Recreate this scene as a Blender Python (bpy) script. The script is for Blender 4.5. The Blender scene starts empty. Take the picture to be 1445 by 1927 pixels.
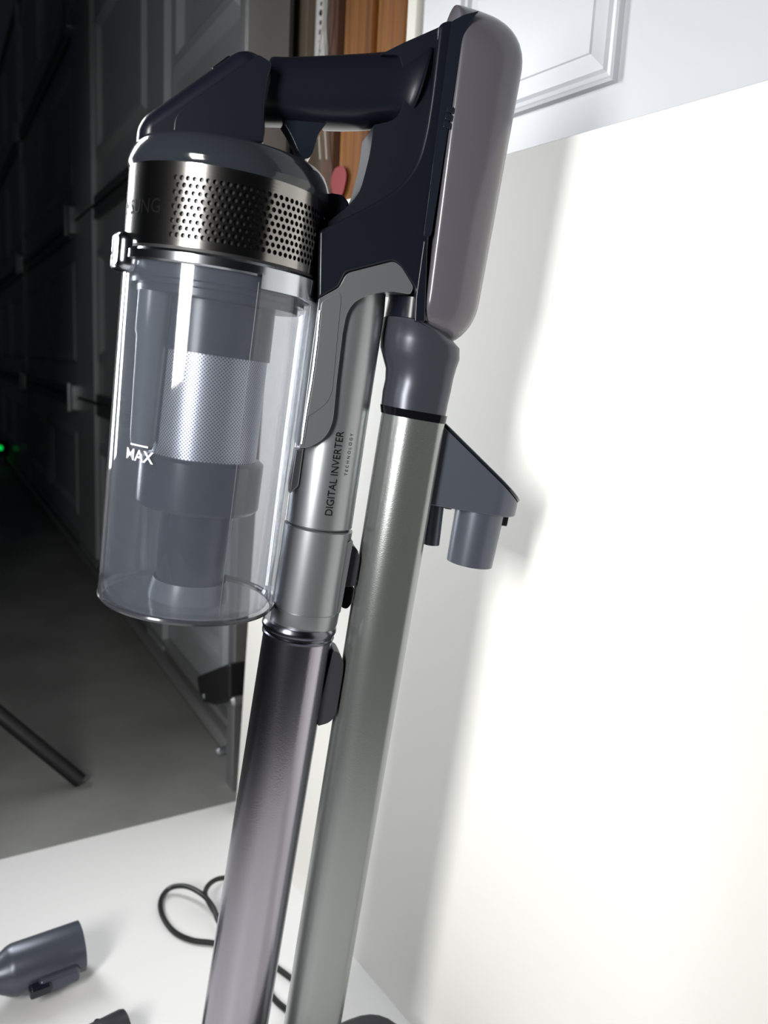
import bpy, bmesh, math, random
from mathutils import Vector, Matrix
random.seed(7)
scene = bpy.context.scene
COL = scene.collection
# ------------------------------------------------------------------ camera
FPX, CX, CY = 1447.0, 722.5, 963.5
CAMH = 0.605
zc = -Vector((-439.0, 8037.0, 1447.0)).normalized()          # world up in (right, down, forward)
yc = (Vector((0, 0, 1)) - zc * zc.z).normalized()
xc = yc.cross(zc)
def c2w(v): return Vector((v.dot(xc), v.dot(yc), v.dot(zc)))
CAM = Vector((0, 0, CAMH))
def ray(px, py): return c2w(Vector((px - CX, py - CY, FPX))) / FPX   # unit forward depth
camd = bpy.data.cameras.new('camera'); cam = bpy.data.objects.new('camera', camd); COL.objects.link(cam)
R, D, F = c2w(Vector((1, 0, 0))), c2w(Vector((0, 1, 0))), c2w(Vector((0, 0, 1)))
M = Matrix.Identity(4)
for i, ax in enumerate((R, -D, -F)):
    for j in range(3): M[j][i] = ax[j]
M.translation = CAM
cam.matrix_world = M
camd.sensor_fit = 'HORIZONTAL'; camd.sensor_width = 27.0; camd.lens = 27.0 * FPX / 1445.0
camd.clip_start = 0.02
camd.dof.use_dof = True; camd.dof.focus_distance = 0.49; camd.dof.aperture_fstop = 8.0
scene.camera = cam
# ------------------------------------------------------------------ light
scene.view_settings.view_transform = 'Standard'; scene.view_settings.look = 'None'
scene.view_settings.gamma = 1; scene.view_settings.use_curve_mapping = False
scene.view_settings.exposure = 0.0
w = bpy.data.worlds.new('world'); scene.world = w; w.use_nodes = True
w.node_tree.nodes['Background'].inputs[0].default_value = (0.55, 0.66, 0.85, 1)
w.node_tree.nodes['Background'].inputs[1].default_value = 0.010
def area(name, loc, target, sx, sy, power, col=(1, 1, 1), spread=180):
    l = bpy.data.lights.new(name, 'AREA'); l.shape = 'RECTANGLE'; l.size = sx; l.size_y = sy
    l.energy = power; l.color = col; l.spread = math.radians(spread)
    o = bpy.data.objects.new(name, l); COL.objects.link(o); o.location = loc
    o.rotation_euler = (Vector(target) - Vector(loc)).to_track_quat('-Z', 'Y').to_euler()
    return o
area('key_lamp_offscreen', (-0.42, -0.20, CAMH + 0.14), (0.12, 0.6, 0.55), 0.18, 0.48, 6.6, (1.0, 0.985, 0.96), 140)

# ------------------------------------------------------------------ materials
def mat(name, col, rough=0.4, metal=0.0, spec=0.5, coat=0.0, noise=None, bump=None, emit=None, coatr=0.05, aniso=0):
    m = bpy.data.materials.new(name); m.use_nodes = True
    nt = m.node_tree; b = nt.nodes['Principled BSDF']
    b.inputs['Base Color'].default_value = (*col, 1); b.inputs['Roughness'].default_value = rough
    b.inputs['Metallic'].default_value = metal; b.inputs['Specular IOR Level'].default_value = spec
    b.inputs['Coat Weight'].default_value = coat; b.inputs['Coat Roughness'].default_value = coatr
    if emit:
        b.inputs['Emission Color'].default_value = (*emit[0], 1); b.inputs['Emission Strength'].default_value = emit[1]
    if noise or bump:
        tc = nt.nodes.new('ShaderNodeTexCoord')
    if noise:   # (scale, col2, detail, stretch)
        mp = nt.nodes.new('ShaderNodeMapping'); nt.links.new(tc.outputs['Object'], mp.inputs[0])
        mp.inputs['Scale'].default_value = noise[3] if len(noise) > 3 else (1, 1, 1)
        n = nt.nodes.new('ShaderNodeTexNoise'); n.inputs['Scale'].default_value = noise[0]; n.inputs['Detail'].default_value = noise[2]
        nt.links.new(mp.outputs[0], n.inputs['Vector'])
        r = nt.nodes.new('ShaderNodeValToRGB'); r.color_ramp.elements[0].position = 0.35; r.color_ramp.elements[1].position = 0.65
        r.color_ramp.elements[0].color = (*col, 1); r.color_ramp.elements[1].color = (*noise[1], 1)
        nt.links.new(n.outputs['Fac'], r.inputs[0]); nt.links.new(r.outputs[0], b.inputs['Base Color'])
    if bump:    # (scale, strength, distance, stretch)
        mp = nt.nodes.new('ShaderNodeMapping'); nt.links.new(tc.outputs['Object'], mp.inputs[0])
        mp.inputs['Scale'].default_value = bump[3] if len(bump) > 3 else (1, 1, 1)
        n = nt.nodes.new('ShaderNodeTexNoise'); n.inputs['Scale'].default_value = bump[0]; n.inputs['Detail'].default_value = 2
        nt.links.new(mp.outputs[0], n.inputs['Vector'])
        bp = nt.nodes.new('ShaderNodeBump'); bp.inputs['Strength'].default_value = bump[1]; bp.inputs['Distance'].default_value = bump[2]
        nt.links.new(n.outputs['Fac'], bp.inputs['Height']); nt.links.new(bp.outputs[0], b.inputs['Normal'])
    return m
NAVY = mat('navy_satin_plastic', (0.0062, 0.0074, 0.0135), 0.29, spec=0.42)
NAVYG = mat('navy_gloss_plastic', (0.010, 0.013, 0.020), 0.13, spec=0.5)
BLACKG = mat('black_gloss', (0.004, 0.004, 0.006), 0.06)
BLACK = mat('black_matte', (0.006, 0.006, 0.007), 0.5)
CAPM = mat('smoked_cap_plastic', (0.020, 0.024, 0.030), 0.10, spec=0.6)
STEEL = mat('brushed_steel', (0.30, 0.29, 0.28), 0.17, metal=1.0, bump=(420, 0.12, 0.0004, (0.15, 0.15, 3)))
CHROME = mat('smoked_chrome', (0.50, 0.53, 0.57), 0.17, metal=1.0)
SILVER = mat('silver_grey_paint', (0.31, 0.325, 0.34), 0.32, metal=0.76, bump=(2500, 0.06, 0.0002))
POLE = mat('anodised_aluminium', (0.31, 0.33, 0.322), 0.26, metal=0.80, bump=(1500, 0.22, 0.0003))
WAND = mat('wand_metal', (0.40, 0.385, 0.43), 0.20, metal=1.0, bump=(900, 0.16, 0.0003))
WANDRING = mat('wand_ring', (0.15, 0.15, 0.18), 0.24, metal=1.0)
LEVER = mat('charcoal_plastic', (0.030, 0.030, 0.036), 0.38)
BATT = mat('grey_violet_shell', (0.088, 0.083, 0.100), 0.25, spec=0.5, coat=0.5, coatr=0.12)
HOLD = mat('slate_satin_plastic', (0.082, 0.092, 0.118), 0.33, metal=0.35)
NECK = mat('slate_neck', (0.060, 0.066, 0.082), 0.30, metal=0.45)
WHITEINK = mat('white_ink', (0.85, 0.86, 0.88), 0.5)
DARKINK = mat('dark_ink', (0.004, 0.004, 0.005), 0.6, spec=0.1)
INNER = mat('bin_inner_navy', (0.016, 0.019, 0.030), 0.25)
INNERL = mat('bin_inner_grey', (0.10, 0.11, 0.125), 0.3)
BOARDM = mat('white_foam_board', (0.80, 0.79, 0.755), 0.55, spec=0.3, noise=(3, (0.82, 0.81, 0.78), 3))
SHEETM = mat('white_sheet', (0.85, 0.85, 0.85), 0.45, spec=0.3, noise=(4, (0.87, 0.87, 0.87), 3))
CONC = mat('concrete_floor', (0.23, 0.235, 0.225), 0.6, noise=(5, (0.31, 0.315, 0.305), 6), bump=(60, 0.2, 0.002))
GDOOR = mat('garage_door_steel', (0.30, 0.33, 0.335), 0.33, spec=0.5, noise=(3, (0.33, 0.36, 0.365), 2))
GDARK = mat('garage_door_rail', (0.12, 0.125, 0.125), 0.40, metal=0.5)
GALV = mat('galvanised', (0.36, 0.375, 0.385), 0.38, metal=0.8)
ALU = mat('bottom_rail_alu', (0.36, 0.37, 0.36), 0.35, metal=0.6)
WDOOR = mat('white_door_paint', (0.53, 0.55, 0.585), 0.38, bump=(500, 0.03, 0.0005))
WTRIM = mat('white_trim_paint', (0.62, 0.61, 0.55), 0.5)
WOODA = mat('pine_stud', (0.21, 0.080, 0.015), 0.6, spec=.2, noise=(9, (0.10, 0.034, 0.007), 5, (6, 6, 0.35)), bump=(60, 0.3, 0.002, (4, 4, .2)))
WOODB = mat('amber_stud', (0.26, 0.110, 0.022), 0.6, spec=.2, noise=(11, (0.13, 0.047, 0.010), 5, (6, 6, 0.3)), bump=(60, 0.3, 0.002, (4, 4, .2)))
WOODC = mat('dark_stud', (0.10, 0.042, 0.020), 0.7, noise=(11, (0.055, 0.022, 0.012), 5, (6, 6, 0.3)))
CARDB = mat('brown_sheathing', (0.17, 0.135, 0.10), 0.75, noise=(6, (0.14, 0.11, 0.08), 4))
REDP = mat('red_paint', (0.21, 0.007, 0.013), 0.6)
LABELW = mat('white_tag', (0.55, 0.55, 0.55), 0.5)
CORD = mat('black_cord', (0.008, 0.009, 0.009), 0.42)
GREENL = mat('green_led', (0.0, 0.3, 0.05), 0.4, emit=((0.0, 1.0, 0.12), 0.7))
WIREW = mat('white_wire', (0.45, 0.44, 0.40), 0.5)
def clear_mat(name, tint, haze, hazecol, rough):
    m = bpy.data.materials.new(name); m.use_nodes = True; nt = m.node_tree; nt.nodes.clear()
    out = nt.nodes.new('ShaderNodeOutputMaterial'); tr = nt.nodes.new('ShaderNodeBsdfTransparent'); tr.inputs[0].default_value = (*tint, 1)
    gl = nt.nodes.new('ShaderNodeBsdfGlossy'); gl.inputs['Roughness'].default_value = rough; gl.inputs[0].default_value = (1, 1, 1, 1)
    df = nt.nodes.new('ShaderNodeBsdfDiffuse'); df.inputs[0].default_value = (*hazecol, 1)
    lw = nt.nodes.new('ShaderNodeLayerWeight'); lw.inputs[0].default_value = 0.5
    pw = nt.nodes.new('ShaderNodeMath'); pw.operation = 'POWER'; pw.inputs[1].default_value = 5.0; nt.links.new(lw.outputs['Facing'], pw.inputs[0])
    fr = nt.nodes.new('ShaderNodeMath'); fr.operation = 'MULTIPLY_ADD'; fr.inputs[1].default_value = 0.9; fr.inputs[2].default_value = 0.045; nt.links.new(pw.outputs[0], fr.inputs[0])
    m1 = nt.nodes.new('ShaderNodeMixShader'); m2 = nt.nodes.new('ShaderNodeMixShader'); m1.inputs[0].default_value = haze
    nt.links.new(tr.outputs[0], m1.inputs[1]); nt.links.new(df.outputs[0], m1.inputs[2])
    nt.links.new(fr.outputs[0], m2.inputs[0]); nt.links.new(m1.outputs[0], m2.inputs[1]); nt.links.new(gl.outputs[0], m2.inputs[2])
    nt.links.new(m2.outputs[0], out.inputs[0]); return m
CLEAR = clear_mat('smoky_clear_plastic', (0.865, 0.875, 0.895), 0.075, (0.36, 0.40, 0.48), 0.06)
MESHM = mat('fine_filter_mesh', (0.50, 0.52, 0.56), 0.36, metal=0.75)
_nt = MESHM.node_tree; _tc = _nt.nodes.new('ShaderNodeTexCoord'); _v = _nt.nodes.new('ShaderNodeTexVoronoi'); _v.voronoi_dimensions = '2D'; _v.inputs['Scale'].default_value = 640; _v.inputs['Randomness'].default_value = 0.0
_nt.links.new(_tc.outputs['UV'], _v.inputs['Vector']); _r = _nt.nodes.new('ShaderNodeValToRGB')
_r.color_ramp.elements[0].position = 0.25; _r.color_ramp.elements[0].color = (0.16, 0.17, 0.2, 1); _r.color_ramp.elements[1].position = 0.45; _r.color_ramp.elements[1].color = (0.68, 0.70, 0.75, 1)
_nt.links.new(_v.outputs['Distance'], _r.inputs[0]); _nt.links.new(_r.outputs[0], _nt.nodes['Principled BSDF'].inputs['Base Color'])

# ------------------------------------------------------------------ mesh helpers
def obj(name, bm, m, parent=None, frame=None, smooth=35, bevel=0, seg=3, sub=0):
    me = bpy.data.meshes.new(name)
    bmesh.ops.recalc_face_normals(bm, faces=bm.faces)
    bm.to_mesh(me); bm.free()
    if m: me.materials.append(m)
    if smooth:
        for p in me.polygons: p.use_smooth = True
        me.set_sharp_from_angle(angle=math.radians(smooth))
    o = bpy.data.objects.new(name, me); COL.objects.link(o)
    attach(o, parent, frame)
    if bevel:
        b = o.modifiers.new('bevel', 'BEVEL'); b.width = bevel; b.segments = seg; b.limit_method = 'ANGLE'; b.angle_limit = math.radians(30); b.harden_normals = True
    if sub:
        s = o.modifiers.new('sub', 'SUBSURF'); s.levels = sub; s.render_levels = sub
    return o
WORLDM = {}
def attach(o, parent, frame=None):
    mw = frame.copy() if frame is not None else Matrix.Identity(4)
    WORLDM[o.name] = mw
    if parent:
        o.parent = parent
        o.matrix_basis = WORLDM[parent.name].inverted() @ mw
    else: o.matrix_basis = mw
def thing(name, label, cat, loc=(0, 0, 0), group=None):
    o = bpy.data.objects.new(name, None); COL.objects.link(o); o.empty_display_size = 0.05
    attach(o, None, Matrix.Translation(Vector(loc))); tag(o, label, cat, group); return o
def tag(o, label, cat, group=None):
    o['label'] = label; o['category'] = cat
    if group: o['group'] = group
    return o
def structure(o): o['kind'] = 'structure'; return o
def prism(pts, axis, a, b):
    """pts: 3D outline points; extruded from +axis*a to +axis*b"""
    bm = bmesh.new(); axis = Vector(axis)
    A = [bm.verts.new(Vector(p) + axis * a) for p in pts]; B = [bm.verts.new(Vector(p) + axis * b) for p in pts]
    bm.faces.new(A); bm.faces.new(list(reversed(B)))
    n = len(pts)
    for i in range(n): bm.faces.new((A[i], A[(i + 1) % n], B[(i + 1) % n], B[i]))
    return bm
def loft(rings, closed=True, cap=True, bm=None):
    bm = bm or bmesh.new(); V = [[bm.verts.new(p) for p in r] for r in rings]; n = len(rings[0])
    for i in range(len(V) - 1):
        for j in range(n if closed else n - 1):
            k = (j + 1) % n; bm.faces.new((V[i][j], V[i][k], V[i + 1][k], V[i + 1][j]))
    if cap and closed: bm.faces.new(V[0]); bm.faces.new(list(reversed(V[-1])))
    return bm
def tube(path, rad, n=12, cap=True):
    """mesh tube along points; rad number or list"""
    P_ = [Vector(p) for p in path]; rings = []; up = None
    for i, p in enumerate(P_):
        t = (P_[min(i + 1, len(P_) - 1)] - P_[max(i - 1, 0)]).normalized()
        if up is None: up = t.orthogonal().normalized()
        e1 = (up - t * up.dot(t)).normalized(); up = e1; e2 = t.cross(e1)
        r = rad[i] if isinstance(rad, (list, tuple)) else rad
        rings.append([p + (e1 * math.cos(a) + e2 * math.sin(a)) * r for a in [2 * math.pi * k / n for k in range(n)]])
    return loft(rings, True, cap)
def spline(pts, k=8):
    P_ = [Vector(p) for p in pts]; out = []
    for i in range(len(P_) - 1):
        p0, p1, p2, p3 = P_[max(i - 1, 0)], P_[i], P_[i + 1], P_[min(i + 2, len(P_) - 1)]
        for j in range(k):
            t = j / k
            out.append(0.5 * ((2 * p1) + (p2 - p0) * t + (2 * p0 - 5 * p1 + 4 * p2 - p3) * t * t + (3 * p1 - p0 - 3 * p2 + p3) * t ** 3))
    return out + [P_[-1]]
def boxbm(c, ex, ey, ez, ax=None):
    """centre, half sizes, axes"""
    ax = ax or (Vector((1, 0, 0)), Vector((0, 1, 0)), Vector((0, 0, 1))); c = Vector(c)
    pts = [c + ax[0] * (sx * ex) + ax[1] * (sy * ey) for sx, sy in ((-1, -1), (1, -1), (1, 1), (-1, 1))]
    return prism(pts, ax[2], -ez, ez)
def round_poly(pts, rads, n=5):
    """round the corners of a 3D planar polygon"""
    out = []; N = len(pts)
    for i in range(N):
        p = Vector(pts[i]); a = Vector(pts[i - 1]) - p; b = Vector(pts[(i + 1) % N]) - p
        r = rads if not isinstance(rads, (list, tuple)) else rads[i]
        if r <= 0: out.append(p); continue
        r = min(r, a.length * .49, b.length * .49); A = p + a.normalized() * r; B = p + b.normalized() * r
        for k in range(n + 1):
            t = k / n; out.append(A * (1 - t) ** 2 + p * 2 * t * (1 - t) + B * t * t)
    return out
class Axis:
    """lathe axis"""
    def __init__(s, a, b, e1hint=(1, 0, 0)):
        s.a = Vector(a); s.d = (Vector(b) - s.a).normalized(); h = Vector(e1hint)
        s.e1 = (h - s.d * h.dot(s.d)).normalized(); s.e2 = s.d.cross(s.e1)
    def pt(s, r, th, h): return s.a + s.d * h + (s.e1 * math.cos(th) + s.e2 * math.sin(th)) * r
    def h(s, p): return (Vector(p) - s.a).dot(s.d)
    def lathe(s, prof, n=96, bm=None, th0=0, th1=2 * math.pi, closed_prof=False):
        bm = bm or bmesh.new(); full = abs(th1 - th0 - 2 * math.pi) < 1e-6
        m = n if full else n + 1
        rows = []
        for r, h in prof:
            if r < 1e-7: rows.append([bm.verts.new(s.a + s.d * h)] * m)
            else: rows.append([bm.verts.new(s.pt(r, th0 + (th1 - th0) * k / n, h)) for k in range(m)])
        L = len(rows)
        for i in range(L if closed_prof else L - 1):
            A, B = rows[i], rows[(i + 1) % L]
            for k in range(n):
                q = (k + 1) % m; f = []
                for v in (A[k], A[q], B[q], B[k]):
                    if v not in f: f.append(v)
                if len(f) >= 3: bm.faces.new(f)
        return bm
def text_bm(s, size, align='LEFT', space=1.0, slices=10, font_bold=0.0, shear=0):
    cu = bpy.data.curves.new('t', 'FONT'); cu.body = s; cu.size = size; cu.align_x = align; cu.space_character = space; cu.offset = font_bold
    cu.resolution_u = 4
    o = bpy.data.objects.new('t', cu); COL.objects.link(o)
    dg = bpy.context.evaluated_depsgraph_get(); me = bpy.data.meshes.new_from_object(o.evaluated_get(dg))
    bpy.data.objects.remove(o); bpy.data.curves.remove(cu)
    bm = bmesh.new(); bm.from_mesh(me); bpy.data.meshes.remove(me); return bm
def slice_bm(bm, axis, step):
    xs = [v.co[axis] for v in bm.verts]; a, b = min(xs), max(xs); n = Vector((0, 0, 0)); n[axis] = 1
    t = a + step
    while t < b:
        p = Vector((0, 0, 0)); p[axis] = t
        bmesh.ops.bisect_plane(bm, geom=bm.verts[:] + bm.edges[:] + bm.faces[:], plane_co=p, plane_no=n); t += step
    return bm

# ------------------------------------------------------------------ places: floor / sheet, garage wall, board, vacuum
def onz(px, py, z=0.0):
    r = ray(px, py); return CAM + r * ((z - CAMH) / r.z)
SZ = 0.006                                     # top of the floor sheet
class Wall:
    """vertical-ish plane: origin o, along s, up t, normal n (to the camera side)"""
    def __init__(s, o, sdir, lean=0.0):
        s.o = Vector(o); s.s = Vector(sdir).normalized(); n = Vector((0, 0, 1)).cross(s.s)
        if n.dot(CAM - s.o) < 0: n = -n
        s.t = (Vector((0, 0, 1)) * math.cos(lean) - n * math.sin(lean)).normalized(); s.n = (n * math.cos(lean) + Vector((0, 0, 1)) * math.sin(lean)).normalized()
    def hit(s, px, py, off=0):
        r = ray(px, py); p = s.o + s.n * off; d = (p - CAM).dot(s.n) / r.dot(s.n); q = CAM + r * d - s.o
        return q.dot(s.s), q.dot(s.t)
    def pt(s, a, b, off=0): return s.o + s.s * a + s.t * b + s.n * off
    def box(s, a0, a1, b0, b1, o0, o1):
        pts = [s.pt(a0, b0), s.pt(a1, b0), s.pt(a1, b1), s.pt(a0, b1)]; return prism(pts, s.n, o0, o1)
gA, gB = onz(441, 1428), onz(152, 1046)
GW = Wall((gA.x, gA.y, 0), (gB - gA).xy.to_3d())                 # garage door plane, s grows away to the left
BDIR = Vector((0.577, -0.816, 0)).normalized()
bp = onz(692, 1832, SZ)
BW = Wall((bp.x, bp.y, SZ), BDIR, lean=math.radians(2.6))        # white backdrop board, s grows to the right
gs, _ = GW.hit(489, 300)
g0 = GW.pt(gs, 0, -0.01)
RW = Wall((g0.x, g0.y, 0), BDIR)                                 # framed wall with the white door, s grows to the right
# vacuum frame
PSI = math.radians(-14)
vd = Vector((-800 - CX, 9500 - CY, FPX)).normalized()
Vup = c2w(-vd).normalized()
W0 = c2w(Vector((0, 0, -1))); W0 = (W0 - Vup * W0.dot(Vup)).normalized(); U0 = Vup.cross(-W0) * -1
U0 = (-W0).cross(Vup)
U = U0 * math.cos(PSI) + W0 * math.sin(PSI); YV = Vup.cross(U)
OV = CAM + ray(640, 775) * 0.50
FR = Matrix.Identity(4)
for j in range(3): FR[j][0] = U[j]; FR[j][1] = YV[j]; FR[j][2] = Vup[j]
FR.translation = OV
FRI = FR.inverted(); CAML = FRI @ CAM; FL = (FRI.to_3x3() @ F)
def P(px, py, y=0.0):
    r = FRI.to_3x3() @ ray(px, py); d = (y - CAML.y) / r.y; return CAML + r * d
def dep(p): return (Vector(p) - CAML).dot(FL)
def pxr(px, p): return px * dep(p) / FPX
def lerp(a, b, t): return a + (b - a) * t

# ================================================================== SETTING
fl = boxbm((0.5, 2.5, -0.05), 6, 6, 0.05); structure(obj('floor', fl, CONC, smooth=0))
# --- backdrop board and floor board
s0, _ = BW.hit(458, 1300); s1 = BW.hit(1445, 700)[0] + 0.34
h1 = BW.hit(1200, 219)[1]
o = obj('backdrop_board', BW.box(s0, s1, 0, h1, -0.005, 0), BOARDM, smooth=0, bevel=0.0008, seg=1)
tag(o, 'large white foam board standing upright as backdrop behind the vacuum', 'board')
c1 = BW.pt(s0, 0, -0.006); c1.z = 0
sd = BDIR.xy.to_3d().normalized(); sn = BW.n.copy(); sn.z = 0; sn.normalize()
e0, e1 = onz(0, 1617, SZ), onz(440, 1508, SZ)
q0 = e1.copy(); q0.z = 0; edge = (e0 - e1); edge.z = 0; edge.normalize(); q1 = q0 + edge * 1.1
q0 = q0 - edge * 0.02
side = BDIR.copy()
pts = [q0, q1, q1 + side * 1.05, q0 + side * 1.05]
o = obj('floor_board', prism(pts, (0, 0, 1), 0.0, SZ), SHEETM, smooth=0, bevel=0.0008, seg=1)
tag(o, 'white board lying flat on the concrete floor under the vacuum', 'board')

# --- garage door
gd = thing('garage_door', 'sectional steel garage door with embossed panels, fading into the dark', 'garage door', GW.pt(0.5, 0, 0))
zs = [0.03, GW.hit(152, 748)[1], GW.hit(152, 415)[1], GW.hit(148, 22)[1]]
zs.append(zs[-1] + 0.52)
sl = [GW.hit(x, 600)[0] for x in (485, 322, 290, 186, 152)]
SEND = 4.6
stiles = [(sl[0], sl[0] + 0.035), (sl[1] - .0, sl[2]), (sl[3], sl[4])]
span = sl[4] - sl[0]
st2 = [(sl[4] + span * 0.95, sl[4] + span * 0.95 + .06), (SEND - 0.08, SEND)]
hingespots = []
for k in range(4):
    z0, z1 = zs[k] + 0.004, zs[k + 1] - 0.004
    sec = obj('door_section', GW.box(sl[0], SEND, z0, z1, -0.04, 0), GDOOR, gd, smooth=0, bevel=0.002)
    for (a, b) in stiles + st2:
        obj('stile', GW.box(a, b, z0, z1, 0, 0.014), GDOOR, sec, smooth=0, bevel=0.003)
    # rails at the meeting edges
    for (a, b) in ((z1 - 0.028, z1), (z0, z0 + 0.02)):
        obj('rail', GW.box(sl[0], SEND, a, b, 0, 0.010), GDARK, sec, smooth=0, bevel=0.002)
    # embossed panels
    bays = [(stiles[0][1], stiles[1][0]), (stiles[1][1], stiles[2][0]), (stiles[2][1], st2[0][0]), (st2[0][1], st2[1][0])]
    for (a, b) in bays:
        nsub = max(1, round((b - a) / 0.55))
        for q in range(nsub):
            u0 = lerp(a, b, q / nsub) + 0.035; u1 = lerp(a, b, (q + 1) / nsub) - 0.035
            if u1 - u0 < 0.05: continue
            bm = bmesh.new()
            def ring(i, off): return [GW.pt(u0 + i, z0 + .09 + i, off), GW.pt(u1 - i, z0 + .09 + i, off), GW.pt(u1 - i, z1 - .09 - i, off), GW.pt(u0 + i, z1 - .09 - i, off)]
            m_ = min(0.03, (u1 - u0) * .2)
            loft([ring(0, 0), ring(m_ * .5, .012), ring(m_, .012), ring(m_ * 1.5, 0.002)], bm=bm)
            obj('embossed_panel', bm, GDOOR, sec, smooth=0)
# hinges on the stiles
for k in (1, 2, 3):
    for a in (stiles[2][1], stiles[1][0], st2[0][0]):
        pts = [GW.pt(a - .02, zs[k] - .035), GW.pt(a + .005, zs[k] - .05), GW.pt(a + .03, zs[k] - .02), GW.pt(a + .03, zs[k] + .02), GW.pt(a + .005, zs[k] + .05), GW.pt(a - .02, zs[k] + .035)]
        hg = obj('hinge', prism(pts, GW.n, .012, .030), GALV, gd, smooth=0, bevel=.003)
        ax = Axis(GW.pt(a + .01, zs[k] - .04, .034), GW.pt(a + .01, zs[k] + .04, .034)); obj('hinge_pin', ax.lathe([(0, 0), (.006, 0), (.006, .08), (0, .08)], 16), GALV, hg)
# bottom rail: aluminium extrusion + rubber seal
obj('bottom_rail', GW.box(sl[0] - .01, SEND, .030, .052, 0, .030), ALU, gd, smooth=0, bevel=.008)
obj('rail_lip', GW.box(sl[0] - .01, SEND, .062, .072, 0, .018), ALU, gd, smooth=0, bevel=.003)
obj('bottom_seal', GW.box(sl[0], SEND, .0, .03, -.03, .012), BLACK, gd, smooth=0, bevel=.008)
# black corner bracket near the bottom right corner
ba = sl[0]
pts = [GW.pt(*GW.hit(*p, .02)) for p in ((398, 1268), (462, 1243), (462, 1312), (432, 1322), (410, 1318), (402, 1295))]
br = obj('corner_bracket', prism(pts, GW.n, .0, .045), BLACK, gd, smooth=0, bevel=.005)
for (px, py) in ((401, 1308), (455, 1318), (426, 1412)):
    c = GW.pt(*GW.hit(px, py, .03), .0)
    ax = Axis(c, c + GW.n); obj('bolt', ax.lathe([(0, 0), (.007, 0), (.007, .042), (.004, .046), (0, .047)], 12), GALV, gd, smooth=30)
# upright track
ta, tb = GW.hit(452, 1400)[0], GW.hit(436, 1400)[0]
tr = thing('door_track', 'pale galvanised upright track at the end of the garage door', 'door track', GW.pt((ta + tb) / 2, 0, 0.03))
obj('track_web', GW.box(sl[0] - .034, sl[0] - .028, 0, 2.3, -.02, .035), GALV, tr, smooth=0, bevel=.001)
obj('track_flange', GW.box(sl[0] - .028, sl[0] - .006, 0, 2.3, .030, .035), GALV, tr, smooth=0, bevel=.001)
obj('track_lip', GW.box(sl[0] - .012, sl[0] - .006, 0, 2.3, .018, .031), GALV, tr, smooth=0, bevel=.001)
# safety sensor with green light on the far side of the door
p = CAM + ray(0, 843) * 4.2
sn_ = thing('beam_sensor', 'small dark safety sensor with a glowing green light near the floor', 'sensor', (p.x, p.y + .03, 0))
obj('housing', boxbm((p.x - .01, p.y + .03, p.z), .03, .025, .04), BLACK, sn_, bevel=.005)
obj('stand', boxbm((p.x - .01, p.y + .04, p.z / 2), .012, .008, p.z / 2), GALV, sn_, bevel=.002)
ax = Axis((p.x, p.y + .006, p.z), (p.x, p.y, p.z)); obj('green_lens', ax.lathe([(.013, 0), (.013, .002), (.010, .005), (0, .006)], 24), GREENL, sn_)

# --- framed wall with studs, trim and white door
def rs(x, y=60): return RW.hit(x, y)[0]
H = 2.4
wb = structure(obj('wall_back', RW.box(-0.02, rs(1445, 400) + 0.5, 0, H, -0.10, -0.06), CARDB, smooth=0))
def wpart(name, x0, x1, o0, o1, m, bev=.002, z0=0, z1=H): return obj(name, RW.box(rs(x0), rs(x1), z0, z1, o0, o1), m, wb, smooth=0, bevel=bev)
wpart('sheathing', 492, 531, -.06, -.035, CARDB)
wpart('sheathing', 531.3, 574, -.06, -.037, CARDB)
wpart('stud', 574, 592, -.06, -.030, WOODC)
wpart('stud', 592, 612, -.06, -.040, WOODC)
wpart('stud', 610, 638, -.06, -.026, WOODB, .004)
wpart('stud', 638.6, 668, -.06, -.022, WOODA, .004)
wpart('stud', 668.6, 700, -.06, -.027, WOODB, .004)
st = wpart('stud', 700.6, 727, -.06, -.023, WOODA, .004)
wpart('stud', 727.6, 744, -.06, -.028, WOODB, .004)
# red paint mark on a stud
a, b = RW.hit(637, 342, -.0215)
pts = [RW.pt(a + (.017 + .001 * math.sin(5 * t)) * math.cos(t), b + (.019 + .002 * math.sin(3 * t)) * math.sin(t)) for t in [2 * math.pi * k / 20 for k in range(20)]]
obj('paint_mark', prism(pts, RW.n, -.0225, -.0212), REDP, wb, smooth=0)
structure(obj('trim_1', RW.box(rs(744.5), rs(764), 0, H, -.06, -.012), WTRIM, smooth=0, bevel=.003))
dr = structure(obj('door_1', RW.box(rs(764.5), rs(1445, 400) + .3, 0.01, 2.05, -.05, -.018), WDOOR, smooth=0, bevel=.002))
# raised panel mouldings of the door, traced from outer bead to field
def rect(xl, xr, yb, off): return RW.hit(xl, 60, off)[0], RW.hit(xr, 60, off)[0], RW.hit(1160, yb, off)[1]
l0, r0, b0 = rect(868, 1172, 157, -.018); top = b0 + 0.75
def nest(i, off): return [RW.pt(l0 + i, b0 + i, off), RW.pt(r0 - i, b0 + i, off), RW.pt(r0 - i, top - i, off), RW.pt(l0 + i, top - i, off)]
bm = loft([nest(0, -.0185), nest(.0015, -.0135), nest(.0035, -.0125), nest(.006, -.0150), nest(.0095, -.0155), nest(.012, -.0135), nest(.0135, -.0165), nest(.0265, -.0145), nest(.0275, -.0135)])
obj('raised_panel', bm, WDOOR, dr, smooth=0)
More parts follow.
